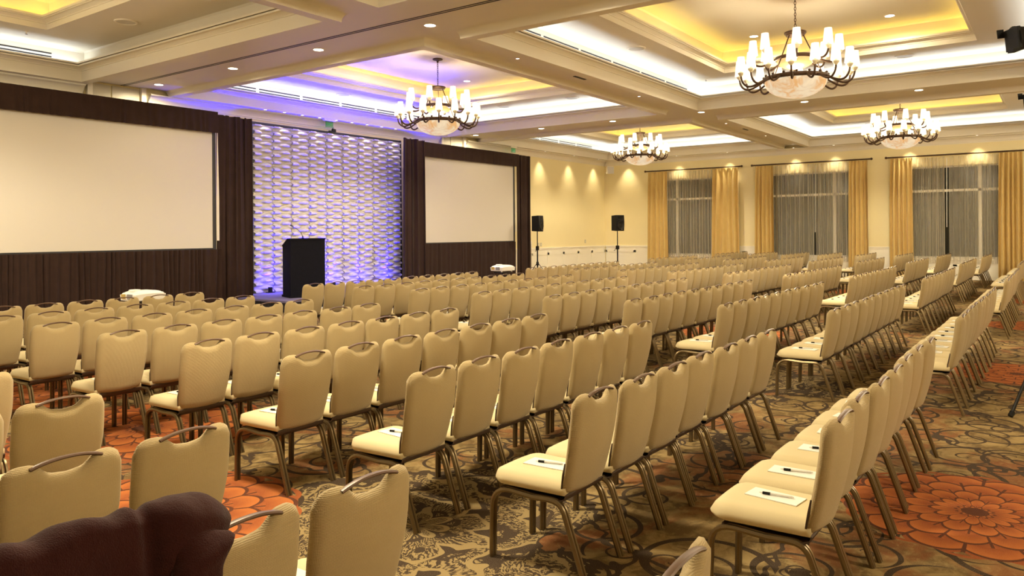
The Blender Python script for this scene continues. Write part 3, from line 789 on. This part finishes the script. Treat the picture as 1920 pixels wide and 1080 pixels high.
# wall speaker, plates, column, exit signs
t = thing('wall_speaker', 'white speaker on a bracket high in the far corner', 'wall speaker', (28.55, 15.45, 4.26), -.75)
q = MB(); q.pillow(lambda u, v: ((u-.5)*.30, -.14+.02*max(abs(2*u-1),abs(2*v-1))**6, (v-.5)*.32), lambda u, v: ((u-.5)*.24, .10, (v-.5)*.26), 12, 12); obj('cabinet', q, M['trimwhite'], t)
q = MB(); q.box(-.13,.13,-.148,-.140,-.14,.14); obj('grille', q, M['speakergrille'], t, False)
q = MB(); q.tube([(0,.09,-.02),(0,.35,-.06),(0,.62,-.06)], .018, 8); obj('bracket', q, M['trimwhite'], t)
for (x, z, lab) in ((27.5,1.28,'small beige wall plate on yellow stage wall near the corner'),(24.0,1.20,'pair of small wall plates beside the right-hand drape')):
    t = thing('wall_plate', lab, 'wall plate', (x, YW, z))
    q = MB(); q.box(-.05,.05,-.008,0,-.07,.07); 
    if x < 25: q.box(.12,.22,-.008,0,-.07,.07)
    obj('plate', q, M['wallplate'], t, False)
    q = MB(); q.box(-.012,.012,-.016,-.008,-.025,.025)
    if x < 25: q.box(.158,.182,-.016,-.008,-.025,.025)
    obj('switch', q, M['trimwhite'], t, False)
t = thing('pilaster_heater', 'narrow white louvred cabinet on the wall beside right drape', 'cabinet', (23.15, YW, 0))
q = MB(); q.box(-.18,.18,-.16,0,0,1.35,ch=.01); obj('body', q, M['trimwhite'], t, False)
q = MB(); [q.box(-.13,.13,-.166,-.160,.3+.04*i,.315+.04*i) for i in range(24)]; obj('louvres', q, M['grey'], t, False)
def exit_sign(x, label):
    t = thing('exit_sign', label, 'exit sign', (x, YW-.30, 4.67))
    q = MB(); q.box(-.13,.13,-.006,.006,-.17,0); obj('glass_plate', q, M['exitglass'], t, False)
    cu = bpy.data.curves.new('exit_text', 'FONT'); cu.body = 'EXIT'; cu.size = .11; cu.align_x = 'CENTER'; cu.align_y = 'CENTER'; cu.extrude = .002
    o = bpy.data.objects.new('exit_text', cu); COL.objects.link(o); dg = bpy.context.evaluated_depsgraph_get()
    me = bpy.data.meshes.new_from_object(o.evaluated_get(dg)); bpy.data.objects.remove(o)
    me.materials.clear(); me.materials.append(M['exitgreen'])
    o = bpy.data.objects.new('lettering', me); COL.objects.link(o); o.parent = t; o.location = (0,-.009,-.09); o.rotation_euler = (pi/2,0,0)
    q = MB(); q.box(-.19,.19,-.03,.03,0,.05); obj('mount', q, M['trimwhite'], t, False)
def exg():
    t = NT('green_tinted_glass'); tr = t.n('ShaderNodeBsdfTransparent'); tr.inputs[0].default_value = (.55,.85,.65,1)
    g = t.n('ShaderNodeBsdfGlossy'); g.inputs[1].default_value = .1
    mx = t.n('ShaderNodeMixShader'); mx.inputs[0].default_value = .12; t.link(tr.outputs[0], mx.inputs[1]); t.link(g.outputs[0], mx.inputs[2]); t.link(mx.outputs[0], t.out.inputs[0]); return t.mat
M['exitglass'] = exg()
exit_sign(13.62, 'green glass exit sign above the white wave panels')
exit_sign(22.0, 'green glass exit sign above right end of the right drape')

# ================================================================== WINDOW CURTAINS
CUR = [(13.92, 13.05, 11.15, 10.1, 'window nearest the far corner'), (9.46, 8.76, 6.12, 5.5, 'middle window'), (4.79, 4.10, 1.62, .98, 'right-hand window')]
def ycurtain(q, ya, yb, z0, z1, x, n, amp, seed, flare=0, nz=12, pinch=0.0, side=0):
    rnd = random.Random(seed); ph = [rnd.uniform(-.9,.9) for _ in range(n+2)]; am = [rnd.uniform(.45,1.2) for _ in range(n+2)]
    def f(u, v):
        s = u*n; k = min(n, int(s)); a = am[k]*(1-(s-k))+am[k+1]*(s-k); p = ph[k]*(1-(s-k))+ph[k+1]*(s-k)
        p += .5*sin(v*4+seed+k)*(1-v)
        yy = ya+(yb-ya)*u
        anc = ya if side < 0 else yb if side > 0 else (ya+yb)/2
        yy = anc+(yy-anc)*(1+flare*(1-v)**.8)
        xx = x-amp*a*(.5+.5*cos(TAU*s+p))*(1-pinch*v**6)
        return (xx, yy, z0+(z1-z0)*v)
    q.grid(f, n*10, nz)
for k, (y1, y2, y3, y4, nm) in enumerate(CUR):
    t = thing('curtain_rod', 'dark curtain rod with ball finials above the %s' % nm, 'curtain rod', (XW-.17, 0, 4.16))
    q = MB(); q.tube([(0,y4-.06,0),(0,y1+.06,0)], .024, 10); obj('rod', q, M['darkbronze'], t)
    for s, y in ((1, y1+.06), (-1, y4-.06)):
        q = MB(); q.lathe([(.0,-.02),(.03,-.015),(.03,0),(.02,.01),(.03,.03),(.045,.06),(.035,.09),(0,.11)], 14, M=Matrix.Translation((0,y,0)) @ Matrix.Rotation(-s*pi/2, 4, 'X')); obj('finial', q, M['darkbronze'], t)
    for y in (y1-.02, (y2+y3)/2, y4+.02):
        q = MB(); q.tube([(0,y,0),(.17,y,0)], .012, 8); q.lathe([(.03,0),(.03,.01)], 10, M=Matrix.Translation((.168,y,0)) @ Matrix.Rotation(pi/2,4,'Y')); obj('bracket', q, M['darkbronze'], t)
    for (ya, yb, side, w) in ((y2, y1, 0, 'left'), (y4, y3, 0, 'right')):
        q = MB(); ycurtain(q, ya, yb, .02, 4.12, XW-.11, 5, .15, 20+k*5+(side > 0), flare=.10, pinch=.5)
        o = obj('curtain', q, M['curtain'], None, True); tag(o, 'gold floor-length curtain at the %s side of the %s' % (w, nm), 'curtain', 'gold curtains at the windows')
    gap = (.01, .05, .12)[k]; mid = (12.2, 7.30, 3.09)[k]
    for (ya, yb, w) in ((mid+gap/2, y2+.05, 'left'), (y3-.05, mid-gap/2, 'right')):
        q = MB(); ycurtain(q, ya, yb, .55, 4.10, XW-.055, 9, .06, 50+k*7, nz=10)
        o = obj('sheer_curtain', q, M['sheer'], None, True); tag(o, 'sheer white curtain, %s half of the %s' % (w, nm), 'sheer curtain', 'sheer curtains at the windows')
    if k:
        q = MB(); q.tube([(XW-.05, mid, 4.05),(XW-.05, mid+.01, 1.6 if k == 1 else 1.75)], .012, 6); o = obj('curtain_wand', q, M['penwhite']); tag(o, 'thin white draw wand hanging between sheers of the %s' % nm, 'curtain wand')

# ================================================================== CHAIRS
BH = .50            # back height
def back_w(v):      # half width up the back
    if v < .55: return .182+.031*(v/.55)**.8
    return .213-.005*((v-.55)/.45)**2
def back_top(u):    # top edge in metres above the bottom of the back
    a = abs(u)
    h = BH
    if a > .70:
        s = (a-.70)/.30; h -= .060*(1-sqrt(max(0, 1-s*s)))
    n = min(1, max(0, (a-.22)/.34)); n = n*n*(3-2*n)
    h -= .042*(1-n)
    h -= .006*(1-n)*max(0, 1-a/.24)
    return h
def back_pt(u, v, side):
    """u -1..1, v 0..1, side +1 front (towards the stage), -1 rear"""
    tp = back_top(u)
    z = v*tp
    x = u*back_w(z/BH)
    if z < .05: x *= 1-.06*((.05-z)/.05)**2
    d = min((1-abs(u))*.20, v*tp, (1-v)*tp)
    e = min(1, d/.030); th = .006+.019*sqrt(max(0, 1-(1-e)**2))
    th *= 1+.25*(1-abs(u)**2)*(1-abs(2*v-1)**2)
    lean = .085*(1-z/BH)**1.3 - .010*sin(z/BH*pi)
    y = .02+lean + .030*u*u + side*th
    return (x, y, .402+z)
def chair_back(nu, nv):
    q = MB()
    def mp(i): return 2*i-1
    q.pillow(lambda u, v: back_pt(2*u-1, v, -1), lambda u, v: back_pt(2*u-1, v, 1), nu, nv)
    return q
def seat_pt(u, v, top):
    x, y = 2*u-1, v
    w = .189+.021*v
    c = .10
    # rounded plan corners
    sx = abs(x); k = 1.0
    yy = .115+.462*y
    if sx > .7 and y > .75:
        pass
    front = max(0, (y-.80)/.20)
    cr = .045*max(0, (sx-.72)/.28)**2
    yy = yy-cr*front-0*cr
    xx = x*(w-.03*front**2)
    e = min(1, min((1-sx)*w, (1-y)*.475*1.0, y*.475+.02)/.045)
    bulge = sqrt(max(0, 1-(1-e)**2))
    zt = .430+.034*bulge+.006*(1-x*x)-.020*max(0, (y-.82)/.18)**2
    zb = .388+.012*(1-bulge)+ .010*front
    return (xx, yy, zt if top else min(zb, zt-.005))
def chair_seat(nu, nv):
    q = MB(); q.pillow(lambda u, v: seat_pt(u, v, True), lambda u, v: seat_pt(u, v, False), nu, nv)
    return q
def leg_pair(q, path, n=6, x=0.0):
    for dx in (-.0115, .0115):
        q.tube([(x+dx, y, z) for y, z in path], .0105, n, ref=(1,0,0), sx=1.0, sy=1.25)
def arc(y0, z0, y1, z1, y2, z2, n=6):
    return [((1-t)**2*y0+2*t*(1-t)*y1+t*t*y2, (1-t)**2*z0+2*t*(1-t)*z1+t*t*z2) for t in [i/n for i in range(n+1)]]
REAR = [(.30,.362),(.22,.366)]+arc(.19,.366,.135,.366,.115,.31)+[(.06,.155),(.006,.0)]
FRONT = [(.30,.362),(.40,.368)]+arc(.44,.370,.548,.372,.556,.27)+[(.560,.14),(.562,.0)]
def chair_leg(path, n=6):
    q = MB(); leg_pair(q, path, n); return q
def chair_frame():
    q = MB()
    prof = [(.50,.376),(.30,.366),(.15,.366),(.118,.378),(.108,.41),(.094,.49),(.080,.56)]
    def f(u, v, o):
        s = v*(len(prof)-1); i = min(len(prof)-2, int(s)); t = s-i
        y = prof[i][0]*(1-t)+prof[i+1][0]*t; z = prof[i][1]*(1-t)+prof[i+1][1]*t
        w = .186+.008*(1-v) if z < .402 else back_w((z-.402)/BH)+.0015-.010*max(0, (z-.50)/.06)
        vert = min(1, max(0, (z-.366)/.04))
        return ((2*u-1)*w, y-o*vert+(.030*(2*u-1)**2 if z > .402 else 0), z-o*(1-vert))
    q.pillow(lambda u, v: f(u, v, -.004), lambda u, v: f(u, v, .004), 6, 21)
    q.tube([(-.19,.30,.360),(.19,.30,.360)], .012, 6); q.tube([(-.185,.17,.362),(.185,.17,.362)], .010, 6)
    return q
def chair_handle():
    q = MB(); P = []
    for i in range(13):
        s = i/12*2-1
        P.append((s*.122, .018-.006*(1-s*s), .402+BH-.014+.021*(1-abs(s)**2.2)))
    q.tube(P, .0125, 8, sx=.55, sy=1.0, ref=(0,0,1)); return q
ME = dict(back=chair_back(28, 20).mesh('backrest', M['back'], 2), seat=chair_seat(16, 16).mesh('seat', M['seat'], 2),
          rleg=chair_leg(REAR).mesh('leg', M['bronze']), fleg=chair_leg(FRONT).mesh('leg', M['bronze']),
          frame=chair_frame().mesh('seat_shell', M['shell']), handle=chair_handle().mesh('handle', M['handle']))
def make_chair(label, loc, rz):
    t = thing('banquet_chair', label, 'chair', loc, rz, 'banquet chairs set out in rows')
    mobj('seat', ME['seat'], t); mobj('backrest', ME['back'], t); mobj('handle', ME['handle'], t); mobj('seat_shell', ME['frame'], t)
    for x in (-.185, .185):
        mobj('leg', ME['fleg'], t, (x,0,0)); mobj('leg', ME['rleg'], t, (x*1.0,0,0))
    return t
# one row pitch for all blocks; x of the left end of every row
BLOCKS = [
  ('nearest block', 'N', {0:(1.515,1),1:(.15,4),2:(.15,4),3:(1.05,2),4:(1.5,1)}, .455),
  ('second block', 'M', {k:(x,7) for k, x in enumerate((3.30,3.14,3.13,3.12,3.08,3.02,2.97,2.93,2.90))}, .455),
  ('third block', 'R', {k:(7.95-.03*k,10) for k in range(9)}, .441),
  ('fourth block', 'S', {k:(13.88-.02*k,10) for k in range(9)}, .43),
  ('fifth block', 'T', {k:(20.1-.02*k,8) for k in range(9)}, .455),
  ('window block', 'U', {k:(25.1-.02*k,7) for k in range(9)}, .47),
]
def rowy(code, k): return (.73,1.82,2.87,3.92,5.0)[k] if code == 'N' else .76+1.10*k+{'M':0,'R':-.04,'S':-.10,'T':-.03,'U':-.09}[code]
rowname = ['back row','second row from the back','third row from the back','fourth row from the back','fifth row from the back','fourth row from the front','third row from the front','second row from the front','front row']
rnd = random.Random(3)
SPOTS = []
for (bn, code, rows, sp) in BLOCKS:
    for k, (x0, n) in rows.items():
        for i in range(n):
            x = x0+(i+.5)*sp+rnd.uniform(-.006,.006); y = rowy(code, k)+rnd.uniform(-.012,.012)
            rz = math.radians(rnd.uniform(-.7,.7))
            seatn = ordn[i]+' from left' if n > 1 else 'at the aisle end'
            if code == 'N' and n < 4: seatn = ordn[n-1-i]+' from the aisle' if n > 1 else 'at the aisle end'
            SPOTS.append(dict(code=code, bn=bn, k=k, i=i, n=n, x=x, y=y, rz=rz, where='%s, %s, %s' % (seatn, rowname[k], bn)))
FW = Vector((.8116,.5842,0))
for s in SPOTS: s['d'] = s['x']*FW.x+s['y']*FW.y
SPOTS.sort(key=lambda s: s['d'])
NEAR = SPOTS[:300]; FAR = SPOTS[300:]
JACKET = ('N', 1, 1)
proto = None
for s in NEAR:
    lab = 'beige banquet chair, '+s['where']
    if (s['code'], s['k'], s['i']) == JACKET: lab = 'beige banquet chair under the dark maroon jacket at the lower left'
    if proto is None: proto = make_chair(lab, (s['x'], s['y'], 0), s['rz'])
    else: dup(proto, (s['x'], s['y'], 0), s['rz'], lab)
if FAR:
    q = MB(); lo = [(chair_back(14, 10), 0), (chair_seat(8, 8), 1), (chair_frame(), 2), (chair_handle(), 3)]
    for x in (-.185,.185):
        a = MB(); leg_pair(a, REAR, 4, x); leg_pair(a, FRONT, 4, x); lo.append((a, 4))
    for s in FAR:
        c, sn = cos(s['rz']), sin(s['rz'])
        for (m, mi) in lo:
            q.add([(s['x']+p[0]*c-p[1]*sn, s['y']+p[0]*sn+p[1]*c, p[2]) for p in m.v], m.f, mi)
    o = bpy.data.objects.new('distant_banquet_chairs', q.mesh('distant_banquet_chairs', [M['back'], M['seat'], M['shell'], M['handle'], M['bronze']]))
    COL.objects.link(o); o['kind'] = 'stuff'; tag(o, 'rows of small beige banquet chairs far off, nearest the windows', 'chair')

# notepads and pens on the seats
SEEN_PAD = set()
for w_ in 'M0:012 M1:0 M2:012 M3:012 M4:012 M5:4 N1:3 R0:123456 R1:012 R2:01 R3:0 R4:4 R5:02 R6:023 R7:2 R8:12 S0:456789 S1:01234 S2:012 S3:0 T0:67 T1:0123456 T2:0123 T3:0 U0:0123456 U1:13456 U2:012345 U4:012 U5:0 U8:0'.split():
    for c_ in w_[3:]: SEEN_PAD.add((w_[0], int(w_[1]), int(c_)))
q = MB(); q.box(-.060,.060,-.122,.122,0,.004); PADM = q.mesh('notepad', M['paper'], False)
q = MB(); q.tube([(0,-.075,0),(0,.03,0)], .0055, 8); q.tube([(0,.055,0),(0,.072,0)], [.0045,.0015], 8); q.tube([(0,-.075,0),(0,-.083,0)], [.0035,.003], 8); PENM = q.mesh('pen', M['penwhite'])
q = MB(); q.tube([(0,.022,0),(0,.056,0)], .0066, 10); GRIPM = q.mesh('grip', M['black'])
PADS = []
for s in SPOTS:
    key = (s['code'], s['k'], s['i'])
    r2 = random.Random(hash((ord(key[0]), key[1], key[2])))
    px, py, pr, pz = r2.uniform(-.03,.03), .345+r2.uniform(-.02,.02), r2.uniform(-.12,.12), r2.uniform(.1,.35)
    if key == JACKET or (key not in SEEN_PAD and key[1] > 0 and key[2] > 0): continue
    if s['code'] == 'R' and s['k'] == 0 and s['i'] == 0: continue
    PADS.append((s, px, py, pr, pz))
for (s, px, py, pr, pz) in PADS:
    c, sn = cos(s['rz']), sin(s['rz'])
    loc = (s['x']+px*c-py*sn, s['y']+px*sn+py*c, .4705)
    o = bpy.data.objects.new('notepad', PADM); COL.objects.link(o); o.location = loc; o.rotation_euler = (0,0,s['rz']+pr)
    tag(o, 'white notepad on the chair '+s['where'], 'notepad', 'notepads on the seats')
    p = bpy.data.objects.new('pen', PENM); COL.objects.link(p); p.location = (loc[0], loc[1], loc[2]+.0108); p.rotation_euler = (0,0,s['rz']+pr+pz)
    tag(p, 'black and white pen, chair '+s['where'], 'pen', 'pens on the notepads')
    g = bpy.data.objects.new('grip', GRIPM); COL.objects.link(g); g.parent = p; g['label'] = 'black grip'

# ------------------------------------------------------------------ jacket over a near chair
def jacket():
    t = thing('jacket', 'dark maroon jacket draped over a chair back in the lower left corner', 'jacket', (.86, 1.83, 0))
    rr = random.Random(5)
    nz = [rr.uniform(0, TAU) for _ in range(12)]
    def body(u, v):
        # u along the chair back (left to right), v from rear hem over the ridge to the front hem
        x = -.70+u*1.065
        lump = math.exp(-((u-.885)/.10)**4)
        e = max(0, (u-.80)/.20); cap = sqrt(max(.0, 1-e**2.4))
        ridge = 1.038+.006*sin(u*11+1.0)+.0035*sin(u*47+nz[0])+.0025*sin(u*71+nz[4])+.008*lump-.020*math.exp(-((u-.765)/.018)**2)-.12*(1-cap)
        th = (.055+.008*sin(u*9+nz[1])+.035*lump-.015*math.exp(-((u-.765)/.018)**2))*max(.03, cap)
        s = v*2-1
        fold = .008*sin(u*19+nz[2]+2*abs(s))+.004*sin(u*47+nz[3]-3*abs(s))
        if abs(s) < .30:
            a = s/.30*pi/2
            y = th*sin(a); z = ridge-th*(1-cos(a))*.9
        else:
            k = (abs(s)-.30)/.70; sg = 1 if s > 0 else -1
            y = sg*(th+.05*k**.7*cap+fold*min(1, k*3)*cap); z = ridge-th*.9-k*((.52 if s < 0 else .46)*(.35+.65*cap))
            x -= k*.16*max(0, (u-.72)/.28)
        z -= .004*sin(u*38+9*s)*(1-abs(s))
        return (x, y, z)
    q = MB(); q.grid(body, 120, 64); o = obj('body', q, M['jacket'], t, 2)
    md = o.modifiers.new('cloth', 'SOLIDIFY'); md.thickness = .012
    q = MB()
    def sleeve(u, v):
        a = v*TAU; c = [(.20,-.075,.955),(.225,-.095,.90),(.175,-.12,.80),(.12,-.13,.68),(.10,-.13,.56)]
        s = u*4; i = min(3, int(s)); f = s-i
        p = Vector(c[i])*(1-f)+Vector(c[i+1])*f
        r = (.085-.03*u)*min(1, .25+u*4)*(1+.08*sin(u*30)+.06*sin(a*3+u*9))
        return (p.x+r*cos(a), p.y+.55*r*sin(a), p.z+.35*r*cos(a))
    q.grid(sleeve, 40, 26); obj('sleeve', q, M['jacket'], t, 2)
jacket()

# ------------------------------------------------------------------ lighting stands at the right edge
def light_stand(x, y, z, aim, a0, label, slabel, lr=.60):
    s = thing('lighting_stand', slabel, 'lighting stand', (x, y, 0))
    q = MB(); q.tube([(0,0,.12),(0,0,z+.05)], .020, 10); q.tube([(-.45*sin(aim)*0-.0,0,z),(0,0,z+.01)], .02, 8); obj('pole', q, M['blackmetal'], s)
    q = MB(); q.lathe([(.035,1.0),(.045,1.02),(.045,1.1),(.035,1.12)], 10); q.tube([(0,0,1.06),(.09,0,1.06)], .014, 8); obj('collar', q, M['blackmetal'], s)
    for k in range(3):
        a = a0+TAU*k/3
        q = MB(); q.tube([(.03*cos(a),.03*sin(a),1.05),(lr*cos(a),lr*sin(a),.012)], .014, 8); q.tube([(.02*cos(a),.02*sin(a),.35),(.34*cos(a),.34*sin(a),.48)], .008, 6)
        l = obj('leg', q, M['blackmetal'], s)
        q = MB(); q.tube([((lr-.025)*cos(a),(lr-.025)*sin(a),.05),((lr+.005)*cos(a),(lr+.005)*sin(a),.012)], .022, 8); obj('foot', q, M['black'], l)
    t = thing('spotlight', label, 'stage spotlight', (x, y, z+.10), aim)
    T = Matrix.Rotation(math.radians(6), 4, 'Y')
    q = MB(); q.lathe([(0,-.30),(.09,-.30),(.105,-.26),(.105,-.04),(.082,-.02),(.082,.28),(.10,.31),(.12,.42),(.105,.425),(.08,.31)], 18, M=T @ Matrix.Rotation(pi/2, 4, 'Y')); obj('barrel', q, M['black'], t)
    q = MB(); q.lathe([(0,.315),(.08,.315)], 16, M=T @ Matrix.Rotation(pi/2, 4, 'Y')); obj('lens', q, M['grey'], t)
    q = MB(); q.box(.41,.44,-.10,.10,-.10,.10, M=T); q.box(.44,.50,-.11,-.10,.04,.12, M=T); q.box(.44,.50,.02,.11,-.13,-.10, M=T); obj('colour_frame', q, M['black'], t, False)
    q = MB(); q.tube([(0,-.13,0),(0,-.13,-.09),(0,0,-.12),(0,.13,-.09),(0,.13,0)], .012, 6); q.lathe([(0,-.16),(.025,-.155),(.025,-.13)], 10, M=Matrix.Rotation(pi/2, 4, 'X')); obj('yoke', q, M['blackmetal'], t)
light_stand(8.72, .0, 3.40, 2.15, 2.54, 'black stage spotlight at upper right edge, the larger and nearer one', 'black tripod lighting stand at the right edge, nearer one', .67)
light_stand(12.5, .0, 3.33, 2.25, .5, 'black stage spotlight at right edge, the smaller one lower down', 'black tripod lighting stand at right edge, farther one')

# ================================================================== WORLD, CAMERA
w = bpy.data.worlds.new('night'); scene.world = w; w.use_nodes = True
bg = w.node_tree.nodes.get('Background') or w.node_tree.nodes.new('ShaderNodeBackground')
bg.inputs[0].default_value = (.02,.025,.04,1); bg.inputs[1].default_value = .3

F, CYP, ROLL = 1431.0, 434.5, -.0073
cd = bpy.data.cameras.new('camera'); cam = bpy.data.objects.new('camera', cd); COL.objects.link(cam); scene.camera = cam
a = atan2(1030, F)
fw = Vector((cos(a), sin(a), 0)); rt = Vector((sin(a), -cos(a), 0)); up = Vector((0,0,1))
c, s_ = cos(ROLL), sin(ROLL)
r2 = rt*c+up*s_; u2 = up*c-rt*s_
mat = Matrix((r2, u2, -fw)).transposed().to_4x4(); mat.translation = Vector((0,0,1.70))
cam.matrix_world = mat
cd.sensor_width = 36; cd.lens = 36*F/1920; cd.shift_y = (CYP-540)/1920; cd.clip_end = 200; cd.clip_start = .02
scene.view_settings.view_transform = 'Standard'; scene.view_settings.look = 'None'
scene.view_settings.exposure = 0.45; scene.view_settings.gamma = 1.0; scene.view_settings.use_curve_mapping = False
scene.cycles.use_denoising = True
scene.cycles.max_bounces = 6; scene.cycles.diffuse_bounces = 4; scene.cycles.transparent_max_bounces = 12
scene.cycles.sample_clamp_indirect = 4.0
